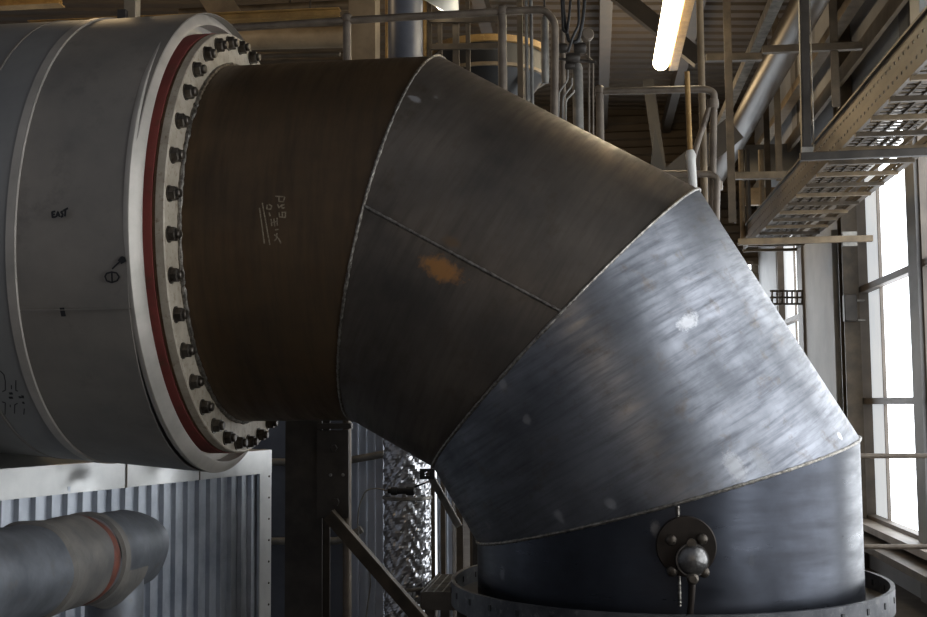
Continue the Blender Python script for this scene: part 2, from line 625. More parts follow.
ik.build('marker_writing', m_ink, duct, smooth=False)
# lap seam along the duct
sm = MB()
(th, t) = SD.hit(110, 309, rad=DR + .003)
sm.bar(SD.p(th, -.04, DR - R + .002), SD.p(th, -BD, DR - R - .0), .003, .006, up=(SD.p(th, 0, .1) - SD.p(th, 0, 0)).normalized())
sm.build('lap_seam', m_zinc, duct)

# ------------------------------------------------------------------ collar at the foot of the elbow
collar = thing('collar_ring', 'dark round steel collar with bolt holes around the foot of the elbow', 'collar', (RC.x, RC.y, 0))
CR = 1.142 * S
MB().lathe(RC, -Z_, [(CR - .016, 0), (CR, 0), (CR, .09), (CR - .016, .09)], 160, loop=True).build(
    'upstand_rim', mat('scuffed_rim', srgb(92, 92, 94), srgb(58, 58, 62), metal=.6, rough=.45, scale=9, c3=srgb(130, 128, 124)), collar)
MB().lathe(RC - Z_ * .065, -Z_, [(R + .002, 0), (CR - .016, 0), (CR - .016, .02), (R + .002, .02)], 160, loop=True).build('base_ledge', m_dark, collar)
MB().lathe(RC - Z_ * .14, -Z_, [(R - .05, 0), (R, 0), (R, RING_Z - .14), (R - .05, RING_Z - .14)], 96, loop=True).build('lower_duct', m_dark, collar)
for k in range(36):
    a = 2 * PI * k / 36
    n_ = V((math.cos(a), math.sin(a), 0)); tg = Z_.cross(n_)
    b = MB()
    b.frame_box(RC + n_ * (CR + .001) - Z_ * .035, tg * .007, n_ * .002, Z_ * .011)
    b.frame_box(RC + n_ * (CR - .0165) - Z_ * .035, tg * .007, n_ * .002, Z_ * .011)
    b.build('bolt_hole', m_black, collar)

# ------------------------------------------------------------------ port fitting on the vertical section
th, t = SV.hit(686, 546)
n_ = (SV.p(th, 0) - SV.A).normalized()
pc = SV.p(th, t)
tg = Z_.cross(n_).normalized()
mpx = (pc - CAM).dot(fw) / F                        # metres per pixel there
port = thing('inspection_port', 'round bolted blind flange with domed cap on the vertical pipe section', 'port', pc)
m_pl = mat('port_plate', srgb(54, 47, 41), srgb(40, 35, 32), metal=.7, rough=.5, scale=14)
m_dome = mat('port_dome', srgb(140, 138, 136), srgb(100, 98, 96), metal=.95, rough=.35, scale=30, bump=.001, bscale=120)
MB().lathe(pc - n_ * .03, n_, [(0, 0), (30 * mpx, 0), (30 * mpx, .042), (29 * mpx, .045), (0, .045)], 64).build('flange_plate', m_pl, port)
UPN = n_.cross(tg) * -1 if n_.cross(tg).z < 0 else n_.cross(tg)
RT = cr
def onp(px, py, h):     # point on the port's own tangent plane raised by h
    d = ray(px, py); k = (pc + n_ * h - CAM).dot(n_) / d.dot(n_)
    return CAM + d * k
for q in ((671, 540), (702, 539), (672, 571), (704, 572)):
    c = onp(*q, .045)
    b = MB(); b.lathe(c - n_ * .004, n_, [(0, 0), (5.6 * mpx, 0), (5.6 * mpx, .01), (4.6 * mpx, .016), (2.5 * mpx, .02), (0, .021)], 18)
    b.build('bolt', m_bolt, port)
dc = onp(692.5, 560, .055)
rd = 15.5 * mpx
b = MB(); b.lathe(dc - n_ * .012, n_, [(0, 0), (rd * 1.05, 0), (rd * 1.05, .016)] + [(rd * .97 * math.cos(x * PI / 2 / 9), .016 + rd * .62 * math.sin(x * PI / 2 / 9)) for x in range(10)], 40)
cap = b.build('domed_cap', m_dome, port)
b = MB(); b.lathe(onp(691, 543, .05), n_, [(0, 0), (.016, 0), (.016, .02), (0, .022)], 16); b.build('hinge_lug', m_bolt, cap)
b = MB(); b.lathe(onp(692, 578, .05), n_, [(0, 0), (.02, 0), (.02, .022), (.012, .03), (0, .03)], 16); b.build('hinge_lug', m_bolt, cap)
MB().tube([onp(692, 580, .055), onp(692, 590, .06), onp(691, 604, .055), onp(689, 622, .05)], [.014, .012, .011, .011], 14).build('drain_tube', m_pl, port)

# ------------------------------------------------------------------ casing under the duct
zu, zl = CAM.z - .25, CAM.z - .38
c0 = atz(0, 500, zl); c1 = atz(267, 472.5, zl)
cdir = (c1 - c0); cdir.z = 0; clen = cdir.length; cdir.normalize()
cn = cdir.cross(Z_)                                  # towards the camera side
if cn.dot(CAM - c0) < 0: cn = -cn
c00 = c0 - cdir * 1.0
casing = thing('clad_casing', 'corrugated silver metal casing under the round duct', 'casing', (c1.x, c1.y, 0))
m_cor = mat('corrugated_zinc', srgb(188, 193, 200), srgb(160, 165, 174), metal=.6, rough=.36, scale=5, bump=.0006, bscale=12)
m_flash = mat('flashing_zinc', srgb(205, 204, 201), srgb(180, 180, 179), metal=.7, rough=.36, scale=3)


def corrugated(mb, p, d, n, length, z0, z1, pitch, depth, phase=0.0, t=.002):
    prof = []
    x = 0
    while x < length:
        for fx, fd in ((0, 0), (.07, 1), (.24, 1), (.31, 0)):
            xx = x + fx * pitch
            if xx <= length: prof.append((xx, fd * depth))
        x += pitch
    prof.append((length, 0))
    a = []
    for (x, q) in prof:
        pp = p + d * x + n * q
        a.append(mb.add(V((pp.x, pp.y, z0)), V((pp.x, pp.y, z1)), V((pp.x, pp.y, z0)) - n * t, V((pp.x, pp.y, z1)) - n * t))
    for i in range(len(a) - 1):
        u, v = a[i], a[i + 1]
        mb.face((u, v, v + 1, u + 1)); mb.face((u + 2, u + 3, v + 3, v + 2))
    return mb


L_ = clen + 1.0
corrugated(MB(), c00, cdir, cn, L_ - .01, .0, zl + .03, .098, .022).build('corrugated_panel', m_cor, casing, smooth=False)
# flashing with dents
fl = MB()
nx, nz = 90, 6
zr1 = zu - zl
dents = [(1.0 + clen * .22, .4, .06, .012), (1.0 + clen * .50, .5, .08, .010), (1.35, .8, .05, .008), (1 + clen * .7, .6, .1, .008), (1.2 + clen * .1, .2, .07, .008)]
grid = []
for i in range(nx + 1):
    x = L_ * i / nx
    row = []
    for j in range(nz + 1):
        q = j / nz
        off = .03
        for (dx, dz, dw_, dd) in dents:
            off -= dd * math.exp(-((x - dx) / dw_) ** 2 - ((q - dz) / .35) ** 2)
        off += .002 * math.sin(x * 9)
        row.append(fl.add(c00 + cdir * x + cn * off + Z_ * (zr1 * q)))
    row.append(fl.add(c00 + cdir * x + cn * (-.02) + Z_ * (zr1 + .004)))
    grid.append(row)
for i in range(nx):
    for j in range(nz + 1):
        fl.face((grid[i][j], grid[i + 1][j], grid[i + 1][j + 1], grid[i][j + 1]))
fl.build('flashing', m_flash, casing, fix=False)
for f_ in (.375, .66):
    fs = MB()
    p = c00 + cdir * (1.0 + clen * f_) + cn * .03
    fs.bar(p + Z_ * .0, p + Z_ * zr1, .006, .012, up=cn)
    fs.build('flashing_joint', m_zinc, casing)
# top ledge
MB().extrude([c00 + Z_ * (zr1 - .005) + cn * .02, c1 + Z_ * (zr1 - .005) + cn * .02, c1 + Z_ * (zr1 + .01) - cn * .45, c00 + Z_ * (zr1 + .15) - cn * .45], Z_ * .004).build('top_ledge', m_flash, casing)
# corner trim with rivets
ct = MB()
ct.frame_box(V((c1.x, c1.y, (zl + .09) / 2)) - cdir * .055 + cn * .024, cdir * .06, cn * .003, Z_ * ((zl + .09) / 2))
ct.frame_box(V((c1.x, c1.y, (zl + .09) / 2)) + cdir * .004 - cn * .1, cdir * .003, cn * .125, Z_ * ((zl + .09) / 2))
ctr = ct.build('corner_trim', m_flash, casing)
for k in range(11):
    c = V((c1.x, c1.y, zl - .02 - .12 * k)) - cdir * .02 + cn * .027
    MB().lathe(c, cn, [(0, 0), (.007, 0), (.005, .004), (0, .005)], 10).build('rivet', m_bolt, ctr)

# ------------------------------------------------------------------ jacketed pipe, lower left
def atd(px, py, d):      # point at depth d along the view axis
    return CAM + ray(px, py) * d
ja, jb = atd(0, 577, 3.0), atd(128, 549, 3.8)
jd = (jb - ja).normalized()
ja0 = ja - jd * .9
jr = .1235
jp = thing('jacketed_pipe', 'grey metal-jacketed pipe with a red band, bottom left before the corrugated casing', 'pipe', ja0)
m_jack = mat('jacket_metal', srgb(122, 125, 130), srgb(92, 95, 100), metal=.5, rough=.46, scale=7, bump=.003, bscale=9, c3=srgb(106, 102, 97))
m_cloth = mat('worn_wrap', srgb(120, 115, 108), srgb(90, 88, 86), metal=.3, rough=.6, scale=9, bump=.003, bscale=20)
jl = (jb - ja).length + .9
wobj = lambda a, t: .004 * math.sin(2 * a + t * 7) + .002 * math.sin(6 * a + t * 13)
MB().lathe(ja0, jd, [(0, 0), (jr, 0), (jr, .3), (jr, .6), (jr, 1.02), (jr + .003, 1.05)], 72, wob=wobj).build('jacket', m_jack, jp)
MB().lathe(ja0, jd, [(jr, 1.04), (jr + .012, 1.05), (jr + .01, 1.13), (jr + .004, 1.16), (jr + .012, 1.22), (jr + .01, jl - .42), (jr, jl - .4)], 72, wob=wobj).build('worn_wrap', m_cloth, jp)
MB().lathe(ja0, jd, [(jr, jl - .41), (jr + .006, jl - .40), (jr + .006, jl - .375), (jr, jl - .35)], 72).build(
    'red_band', mat('red_band', srgb(112, 58, 42), srgb(80, 46, 36), rough=.6, scale=30, c3=srgb(90, 60, 40)), jp)
MB().lathe(ja0, jd, [(jr - .001, jl - .37), (jr, jl - .2), (jr, jl - .02), (jr - .006, jl + .05), (jr * .8, jl + .09), (jr * .45, jl + .11), (0, jl + .115)], 72, wob=lambda a, t: .004 * math.sin(4 * a + t * 9)).build('end_jacket', m_jack, jp)
MB().lathe(ja0, jd, [(jr, jl - .34), (jr + .012, jl - .335), (jr + .012, jl - .30), (jr, jl - .295)], 72).build('clamp_band', m_cloth, jp)
fl2 = MB()
ua = jd.cross(Z_).normalized(); ua = ua if ua.dot(CAM - ja) > 0 else -ua
ub = ua.cross(jd); ub = ub if ub.z > 0 else -ub
rws = []
for i in range(9):
    a = math.radians(-78 + i * 7.5)
    rws.append([fl2.add(ja0 + jd * (jl - .33 + tt) + (ua * math.cos(a) + ub * math.sin(a)) * (jr + .004 + .03 * (1 - i / 8) * ww2 + o)) for tt, ww2 in ((0, .3), (.06, .9), (.13, 1.2), (.2, .5)) for o in (0, -.002)])
for i in range(8):
    for j in range(3):
        a_, b_ = rws[i], rws[i + 1]
        fl2.face((a_[2 * j], a_[2 * j + 2], b_[2 * j + 2], b_[2 * j])); fl2.face((a_[2 * j + 1], b_[2 * j + 1], b_[2 * j + 3], a_[2 * j + 3]))
    fl2.face((a_[0], b_[0], b_[1], a_[1])); fl2.face((a_[6], a_[7], b_[7], b_[6]))
fl2.build('torn_flap', m_cloth, jp)
leg = ja0 + jd * (jl - .10)
MB().lathe(V((leg.x, leg.y, 0)), Z_, [(.09, 0), (.088, leg.z - .06)], 48).build('down_leg', m_jack, jp)

# ------------------------------------------------------------------ materials, setting
m_wall = mat('grey_wall_panel', srgb(168, 170, 172), srgb(150, 152, 156), rough=.6, scale=2)
m_roof = mat('roof_deck', srgb(72, 61, 46), srgb(58, 49, 37), rough=.7, scale=2)
m_floor = mat('concrete_floor', srgb(92, 88, 84), srgb(66, 62, 58), rough=.75, scale=3)
m_pane = mat('frosted_daylight', (.9, .95, 1.0), (.85, .92, 1.0), rough=.4, scale=1, emis=((.90, .95, 1.0), 4.0))
m_panel2 = mat('frosted_side_pane', (.7, .72, .74), (.62, .64, .66), rough=.5, scale=2, emis=((.93, .97, 1.0), .62))

WX = 2.6
fz = lambda rel: CAM.z + rel
struct(MB().box((-7, -5, -.1), (4, 24, 0)).build('floor', m_floor))
# roof deck: corrugated sheet along X
rf = MB()
yy = 3.0
prof = []
while yy < 22:
    prof += [(yy, 0), (yy + .10, 0), (yy + .14, .025), (yy + .24, .025), (yy + .28, 0)]
    yy += .28
prev = None
for (y, dz) in prof:
    i = rf.add(V((-9, y, fz(5.2) + dz)), V((3.2, y, fz(4.6) + dz)), V((-9, y, fz(5.22) + dz)), V((3.2, y, fz(4.62) + dz)))
    if prev is not None:
        rf.face((prev, i, i + 1, prev + 1)); rf.face((prev + 2, prev + 3, i + 3, i + 2))
    prev = i
struct(rf.build('ceiling', m_roof, smooth=False))
# far wall: horizontal cladding
bw = MB()
prev = None
zz = 0
while zz < fz(5.2):
    for a, dz in ((0, 0), (.1, 0), (.13, -.05), (.23, -.05)):
        i = bw.add(V((-9, 19 + dz, zz + a)), V((3.2, 19 + dz, zz + a)), V((-9, 19.1 + dz, zz + a)), V((3.2, 19.1 + dz, zz + a)))
        if prev is not None:
            bw.face((prev, prev + 1, i + 1, i)); bw.face((prev + 2, i + 2, i + 3, prev + 3))
        prev = i
    zz += .26
struct(bw.build('wall_far', m_roof, smooth=False))

# window wall at X = WX
def wy(px):      # where a pixel column meets the window wall
    d = ray(px, 400)
    return WX * d.y / d.x
sill, wtop = fz(-1.13), fz(2.55)
wallr = MB()
struct(MB().box((WX, -4, sill - .04), (WX + .2, edges_end, wtop)).build('wall_near_right', m_wall, smooth=False)) if False else None
wallr.box((WX, -4, 0), (WX + .2, 19, sill - .04))
wallr.box((WX, -4, wtop), (WX + .2, 19, fz(4.75)))
y_a, y_b, y_c = wy(862), wy(877), wy(917)
wallr.box((WX, wy(843.5), sill - .04), (WX + .2, wy(808), wtop))          # panel px 808-843
wallr.box((WX, y_a, sill - .04), (WX + .2, wy(846.5), wtop))
wallr.box((WX, wy(780), sill - .04), (WX + .2, 19, wtop))
struct(wallr.build('wall_right', m_wall, smooth=False))
m_frame = mat('window_frame', srgb(112, 102, 92), srgb(92, 84, 76), rough=.5, scale=4)
bays = [(y_c, y_a, True)]
yb = y_c - .28
edges = []
while yb > 2.5:
    edges.append((yb - 2.0, yb)); yb -= 2.3
wn = 1
def window(y0, y1, split=None, z0=None, z1=None, trans=(1.09, 0.0)):
    global wn
    z0 = z0 or sill; z1 = z1 or wtop
    root = bpy.data.objects.new('window_%d' % wn, None); COL.objects.link(root); wn += 1
    root.location = (WX + .05, (y0 + y1) / 2, z0)
    struct(root)
    fr = MB()
    w = .035
    fr.box((WX + .0, y0, z0), (WX + .12, y0 + w, z1)); fr.box((WX, y1 - w, z0), (WX + .12, y1, z1))
    fr.box((WX, y0, z0), (WX + .12, y1, z0 + w)); fr.box((WX, y0, z1 - w), (WX + .12, y1, z1))
    for tz in trans:
        fr.box((WX + .0, y0 + w, fz(tz) - .03), (WX + .12, y1 - w, fz(tz) + .03))
    if split: fr.box((WX + .06, split - .012, z0 + w), (WX + .11, split + .012, z1 - w))
    fr.build('frame', m_frame, root, smooth=False)
    s_ = split or y1 - w
    MB().box((WX + .09, y0 + w, z0 + w), (WX + .10, s_, z1 - w)).build('pane', m_pane, root, smooth=False)
    if split:
        MB().box((WX + .09, s_, z0 + w), (WX + .10, y1 - w, z1 - w)).build('pane', m_panel2, root, smooth=False)
window(y_c, y_a, y_b)
window(wy(846.5), wy(843.5), trans=()) if False else None
for (a, b) in edges: window(a, b)
window(wy(803), wy(781), wy(793))
sl = MB().box((WX + .08, wy(846.5), sill), (WX + .1, wy(843.5), wtop)).build('window_%d' % wn, m_pane, smooth=False); struct(sl)
struct(MB().box((WX, -4, sill - .04), (WX + .2, edges[-1][0], wtop)).build('wall_near', m_wall, smooth=False))
fwr = bpy.data.objects.new('window_%d' % (wn + 2), None); COL.objects.link(fwr); fwr.location = (.9, 18.9, fz(-1.1)); struct(fwr)
fb = MB()
for i in range(5):
    x0 = -1.0 + i * .7
    MB().box((x0 + .03, 18.86, fz(-1.1)), (x0 + .67, 18.88, fz(2.15))).build('pane', m_pane, fwr, smooth=False)
    fb.box((x0 - .03, 18.8, fz(-1.13)), (x0 + .03, 18.9, fz(2.18)))
for z in (-1.13, 0, 1.08, 2.15): fb.box((-1.03, 18.8, fz(z)), (2.5, 18.9, fz(z) + .05))
fb.build('frame', m_frame, fwr, smooth=False)
# piers between bays
pier = MB()
prev = y_c
for (a, b) in edges:
    pier.box((WX - .03, b, 0), (WX + .2, prev, fz(4.7))); prev = a
pier.box((WX - .03, wy(808), 0), (WX + .2, wy(803), fz(4.7)))
struct(pier.build('trim_1', mat('pier_grey', srgb(128, 126, 124), srgb(106, 104, 104), rough=.55, scale=2), smooth=False))
struct(MB().box((WX - .16, -4, sill - .06), (WX + .12, y_a + .1, sill - .0)).build('trim_2', mat('sill_board', srgb(150, 142, 134), srgb(120, 112, 104), rough=.5, scale=4), smooth=False))
struct(MB().box((WX - .3, -4, .3), (WX, 19, .36)).build('trim_3', m_brown, smooth=False))

# ------------------------------------------------------------------ steel column and brace under the pipe
def vcol(px0, px1, y0, Y):   # X extents of a column
    return aty(px0, y0, Y).x, aty(px1, y0, Y).x
Yc = 6.3
xa, xb = vcol(285, 322, 520, Yc)
col = thing('steel_column', 'dark steel column behind the pipe, left of the foil-wrapped pipe', 'column', ((xa + xb) / 2, Yc + .1, 0))
MB().hbeam(V(((xa + xb) / 2, Yc + .1, 0)), V(((xa + xb) / 2, Yc + .1, fz(.55))), xb - xa, .2, .014, up=Y_).build('column_shaft', m_dark, col)
ga, gb = aty(317, 518, Yc), aty(349, 430, Yc)
MB().box((ga.x, Yc - .012, ga.z), (gb.x, Yc, gb.z)).build('gusset_plate', m_dark, col, bevel=.002)
gus = [o for o in col.children if o.name.startswith('gusset_plate')][0]
MB().bar(aty(318, 426, Yc), aty(352, 426, Yc), .05, .03).build('cap_angle', m_dark, col)
for (x, y, s_) in ((334, 448, .02), (336, 502, .022)):
    MB().hexnut(aty(x, y, Yc - .012), -Y_, s_, .016).build('bolt', m_dark, gus)
for (x, y) in ((330.5, 475), (343, 475)):
    MB().lathe(aty(x, y, Yc - .012), -Y_, [(0, 0), (.009, 0), (.007, .006), (0, .008)], 12).build('rivet', m_galv, gus)
br = MB().angle(aty(334, 510, Yc - .03), aty(452, 645, Yc - .03), .07, .01, up=Y_ * -1)
tag(br.build('diagonal_brace', m_brown), 'brown diagonal steel brace running down right from the gusset plate', 'brace')

# foil wrapped pipe
Yf = 7.8
xc = (aty(384, 520, Yf).x + aty(431, 520, Yf).x) / 2
rfl = abs(aty(431, 520, Yf).x - aty(384, 520, Yf).x) / 2 * .97
fp = thing('foil_wrapped_pipe', 'vertical pipe wrapped in crumpled silver foil, below the elbow', 'pipe', (xc, Yf, 0))
fm = MB()
rn = random.Random(4)
rows, cols = 150, 64
noise = [[rn.uniform(-1, 1) for _ in range(cols)] for _ in range(rows)]
rr_ = []
for i in range(rows):
    z = i * (fz(.5)) / (rows - 1)
    row = []
    for k in range(cols):
        a = 2 * PI * k / cols
        r_ = rfl + .0035 * noise[i][k] + .005 * math.sin(i * .9 + 3 * math.sin(k * .6))
        row.append(fm.add(V((xc + r_ * math.cos(a), Yf + r_ * math.sin(a), z))))
    rr_.append(row)
for i in range(rows - 1):
    for k in range(cols):
        k2 = (k + 1) % cols
        fm.face((rr_[i][k], rr_[i][k2], rr_[i + 1][k2], rr_[i + 1][k]))
fm.build('foil_wrap', m_alu, fp, smooth=False)
MB().lathe(V((xc, Yf, 0)), Z_, [(rfl * .78, 0), (rfl * .78, fz(4.3))], 48).build('bare_pipe', mat('blue_grey_pipe', srgb(112, 114, 122), srgb(92, 94, 100), metal=.5, rough=.4, scale=4), fp)
for z in (fz(-.62), fz(-1.2)):
    MB().lathe(V((xc, Yf, z)), Z_, [(rfl + .004, 0), (rfl + .012, .003), (rfl + .012, .02), (rfl + .004, .023)], 48).build('strap', m_galv, fp)
sn = thing('probe_sensor', 'small dark probe with cable clamped to the foil-wrapped pipe', 'sensor', aty(400, 490, Yf - .22))
MB().lathe(aty(388, 491, Yf - .22), X_, [(0, 0), (.016, 0), (.016, .02), (.026, .02), (.026, .06), (.02, .06), (.02, .12), (.028, .12), (.028, .17), (.012, .18), (0, .18)], 20).build('probe_body', m_black, sn)
MB().tube(bend([aty(389, 491, Yf - .22), aty(376, 488, Yf - .22), aty(366, 490, Yf - .22), aty(359, 505, Yf - .22), aty(357, 530, Yf - .2), aty(372, 575, Yf - .2), aty(366, 617, Yf - .2)], .1), .005, 8).build('cable', m_galv, sn)
MB().tube(bend([aty(412, 488, Yf - .22), aty(425, 483, Yf - .22), aty(431, 480, Yf - .1)], .03), .006, 8).build('sensor_lead', m_black, sn)

# corrugated partition behind
Yp = 8.25
m_part = mat('blue_grey_sheet', srgb(190, 198, 212), srgb(165, 173, 186), metal=.3, rough=.45, scale=3)
def sheet(px0, px1, Y, name, material, label, top=fz(.2), pitch=.06):
    a = aty(px0, 520, Y); b_ = aty(px1, 520, Y)
    o = corrugated(MB(), V((a.x, Y, 0)), X_, -Y_, b_.x - a.x, 0, top, pitch, .014).build(name, material, None, smooth=False)
    return tag(o, label, 'wall panel')
sheet(348, 385, Yp, 'corrugated_sheet', m_part, 'pale blue corrugated sheet between the column and the foil-wrapped pipe')
sheet(437, 452, Yp + .1, 'corrugated_sheet', m_part, 'narrow corrugated sheet right of the foil-wrapped pipe')
a = aty(240, 520, Yp); b_ = aty(349, 520, Yp)
tag(MB().box((a.x, Yp, 0), (b_.x, Yp + .05, fz(.2))).build('backing_panel', mat('dull_blue_panel', srgb(92, 96, 106), srgb(70, 73, 82), rough=.5, scale=2), smooth=False), 'dull blue-grey flat panel behind the dark column', 'wall panel')
for (y, l) in ((462, 'upper grey conduit crossing behind the dark column'), (541, 'lower grey conduit crossing behind the dark column')):
    p = aty(266, y, Yp - .1); q = aty(384 if y < 500 else 362, y - (8 if y < 500 else 12), Yp - .1)
    tag(MB().tube(bend([p, aty(340, y, Yp - .1), q], .05), .026, 14).build('conduit', m_galv), l, 'conduit', None)
wl = aty(425, 540, 9.6); wr_ = aty(440, 540, 9.6)
root = bpy.data.objects.new('window_%d' % (wn + 1), None); COL.objects.link(root); struct(root)
root.location = (wl.x, 9.6, 0)
MB().box((wl.x, 9.6, .1), (wr_.x, 9.62, fz(.1))).build('pane', mat('low_daylight', (.9, .95, 1), (.85, .9, 1), emis=((.9, .95, 1.0), 1.6)), root, smooth=False)
fr = MB()
for x in (wl.x - .03, wr_.x): fr.box((x, 9.56, 0), (x + .03, 9.64, fz(.15)))
fr.build('frame', m_grey, root, smooth=False)
bk = MB()
bc = aty(427, 474, 7.0)
for (dx0, dz0, dx1, dz1) in ((-.045, -.03, -.015, .03), (.015, -.03, .045, .03), (-.015, .012, .015, .03), (-.015, -.03, .015, -.012)):
    bk.box((bc.x + dx0, 7.0, bc.z + dz0), (bc.x + dx1, 7.02, bc.z + dz1))
tag(bk.build('bracket', m_black, smooth=False), 'small black square bracket with a hole, under the elbow knuckle', 'bracket')
sb = MB().angle(aty(431, 470, 7.1), aty(462, 525, 7.1), .04, .006, up=-Y_)
tag(sb.build('angle_strut', m_galv), 'pale slanted angle strut running down from the small square bracket', 'strut')
# grating step
gs = thing('grating_platform', 'bar grating platform low behind the collar', 'platform', (aty(440, 600, 8).x, 8.0, 0))
gz = fz(-1.15)
gx0, gx1 = xc + rfl + .03, aty(470, 600, 8).x + .5
g = MB()
gx1 = aty(452, 560, 7.0).x + .05
for i in range(19):
    g.box((gx0, 7.3 + i * .045, gz - .03), (gx1, 7.308 + i * .045, gz))
g.build('bearing_bars', m_galv, gs, smooth=False)
g = MB()
for i in range(6):
    x = gx0 + (gx1 - gx0) * i / 5
    g.box((x - .004, 7.3, gz - .012), (x + .004, 8.12, gz))
g.build('cross_rods', m_galv, gs, smooth=False)
g = MB()
g.box((gx0 - .01, 7.28, gz - .1), (gx1, 7.295, gz + .01)); g.box((gx0 - .02, 7.28, gz - .1), (gx0 - .01, 8.13, gz + .01))
g.build('edge_frame', m_dark, gs, smooth=False)
for (x, y) in ((gx0, 7.32), (gx1 - .06, 7.32), (gx0, 8.05), (gx1 - .06, 8.05)):
    MB().box((x, y, 0), (x + .06, y + .06, gz - .03)).build('leg', m_dark, gs, smooth=False)
# dark box right of the grating, behind the elbow foot
db = thing('equipment_cabinet', 'dark cabinet in the gloom behind the elbow foot', 'cabinet', (aty(470, 560, 7.2).x, 7.2, 0))
MB().box((aty(452, 560, 7.0).x + .1, 7.2, 0), (aty(640, 560, 7.0).x, 7.7, fz(-.35))).build('body', m_dark, db, bevel=.01)
MB().box((aty(452, 560, 7.0).x + .14, 7.185, .1), (aty(640, 560, 7.0).x - .04, 7.2, fz(-.4))).build('door', m_black, db, bevel=.003)

# ------------------------------------------------------------------ guard rail by the windows
gr = thing('guard_rail', 'low two-bar grey guard rail in front of the bright windows, right edge', 'railing', (aty(900, 500, 8.2).x, 8.2, 0))
for py in (456, 546.5):
    MB().tube([aty(800, py, 8.2), V((WX - .02, 8.2, aty(900, py, 8.2).z))], .017, 14).build('rail', m_rail, gr)
for px in (800,):
    MB().tube([V((aty(px, 500, 8.2).x, 8.2, 0)), V((aty(px, 500, 8.2).x, 8.2, aty(px, 456, 8.2).z))], .02, 14).build('post', m_rail, gr)

# ------------------------------------------------------------------ railing behind the pipe, upper left
Yr = 6.35
rl = thing('pipe_railing', 'grey tubular railing behind the straight pipe section, upper left', 'railing', aty(347, 62, Yr))
MB().tube(bend([aty(215, 29, Yr), aty(347, 20.5, Yr), aty(502, 11.5, Yr), aty(545, 9.5, Yr), aty(555, 22, Yr), aty(555, 60, Yr), aty(554, 135, Yr)], .05), .021, 16).build('top_rail', m_rail, rl)
for (px, y0) in ((347, 16), (502, 8)):
    p = aty(px, y0, Yr)
    b = MB(); b.tube([p, V((p.x, Yr, 0))], .024, 16)
    b.lathe(p + Z_ * .0, Z_, [(.026, -.035), (.031, -.03), (.031, .0), (.02, .012), (0, .016)], 16)
    b.build('post', m_rail, rl)
MB().tube([aty(250, 57, Yr + .15), aty(340, 54, Yr + .15)], .014, 12).build('lower_rail', m_brown, rl)

# upper right railing
Yq = 6.9
rl2 = thing('pipe_railing', 'grey tubular railing with rounded corner, above the elbow beside the white-capped conduit', 'railing', aty(600, 145, Yq))
MB().tube(bend([aty(595, 91.5, Yq), aty(705, 89, Yq), aty(714, 92, Yq), aty(713, 150, Yq), aty(712, 235, Yq)], .05), .021, 16).build('top_rail', m_rail, rl2)
p = aty(599.5, 88, Yq); b = MB(); b.tube([p, V((p.x, Yq, 0))], .023, 16)
b.lathe(p, Z_, [(.025, -.035), (.03, -.03), (.03, .0), (.02, .012), (0, .016)], 16); b.build('post', m_rail, rl2)
MB().tube(bend([aty(640, 174, Yq - .1), aty(710, 174, Yq - .1), aty(717, 178, Yq - .1), aty(716, 230, Yq - .1)], .03), .02, 16).build('lower_rail', m_rail, rl2)
MB().tube([aty(712, 100, Yq), aty(700, 135, Yq), aty(690, 168, Yq)], .017, 12).build('diagonal_tube', m_rail, rl2)
for q in ((713, 103), (717, 185)):
    c = aty(*q, Yq); MB().lathe(c - Z_ * .03, Z_, [(0, 0), (.032, 0), (.034, .02), (.032, .05), (0, .055)], 16).build('pipe_clamp', m_rail, rl2)

# ------------------------------------------------------------------ upper-left background beams
m_tanlit = mat('lit_tan_steel', srgb(168, 132, 74), srgb(132, 100, 54), rough=.5, scale=9, c3=srgb(190, 158, 96))  # tan steel with warm lamp light put into its colour
GR = {'impulse_tube': 'thin bent tubes beside the standpipe', 'cable': 'black cables over the valve cluster', 'purlin': 'beams running under the roof',
      'hanger_post': 'hanger posts under the roof', 'crossbar': 'crossbars between the hangers', 'steel_beam': 'ochre beams top left', 'riser_pipe': 'vertical riser pipes',
      'wall_duct': 'box ducts beyond the overhead pipe', 'conduit': 'thin conduits behind the big pipe'}
def simple(mb, name, material, label, cat, group=None, smooth=True):
    group = group or GR.get(name)
    return tag(mb.build(name, material, smooth=smooth), label, cat, group)
simple(MB().hbeam(aty(-40, 2, 9), aty(62, -3, 9), .12, .14, .012), 'steel_beam', m_tanlit, 'short tan beam, lamp light in its colour, in the top left corner', 'beam')
simple(MB().hbeam(aty(30, 26, 7.6), aty(340, 13, 7.6), .08, .055, .006), 'steel_beam', m_tanlit, 'long horizontal tan beam, lamp light in its colour, just above the round duct and flange', 'beam')
simple(MB().bar(aty(201, -25, 7.7), aty(232, 24, 7.7), .2, .03, up=-Y_), 'diagonal_beam', m_tan, 'wide tan diagonal beam above the bolted flange', 'beam')
po = thing('square_post', 'pale square post standing on top of the round duct', 'post', aty(132, 20, 4.9))
pp = aty(132, 22, 4.95)
MB().box((pp.x - .027, 4.92, pp.z + .0), (pp.x + .027, 4.98, pp.z + 1.1)).build('shaft', m_paint, po, bevel=.003)
MB().box((pp.x - .045, 4.89, pp.z - .02), (pp.x - .005, 4.92, pp.z + .04)).build('clamp', m_dark, po, bevel=.003)
simple(MB().cyl(aty(180, 41, 9.5), aty(345, 37, 9.5), .088, 32), 'insulated_pipe', m_paint, 'cream horizontal pipe behind the railing, right of the flange', 'pipe')
hr = COL.objects[-1] if False else [o for o in COL.objects if o.name == 'insulated_pipe'][0]
q = aty(310, 38, 9.5)
MB().cyl(q + Z_ * .085, V((q.x, q.y, fz(5.0))), .008, 8).build('hanger_rod', m_dark, hr)
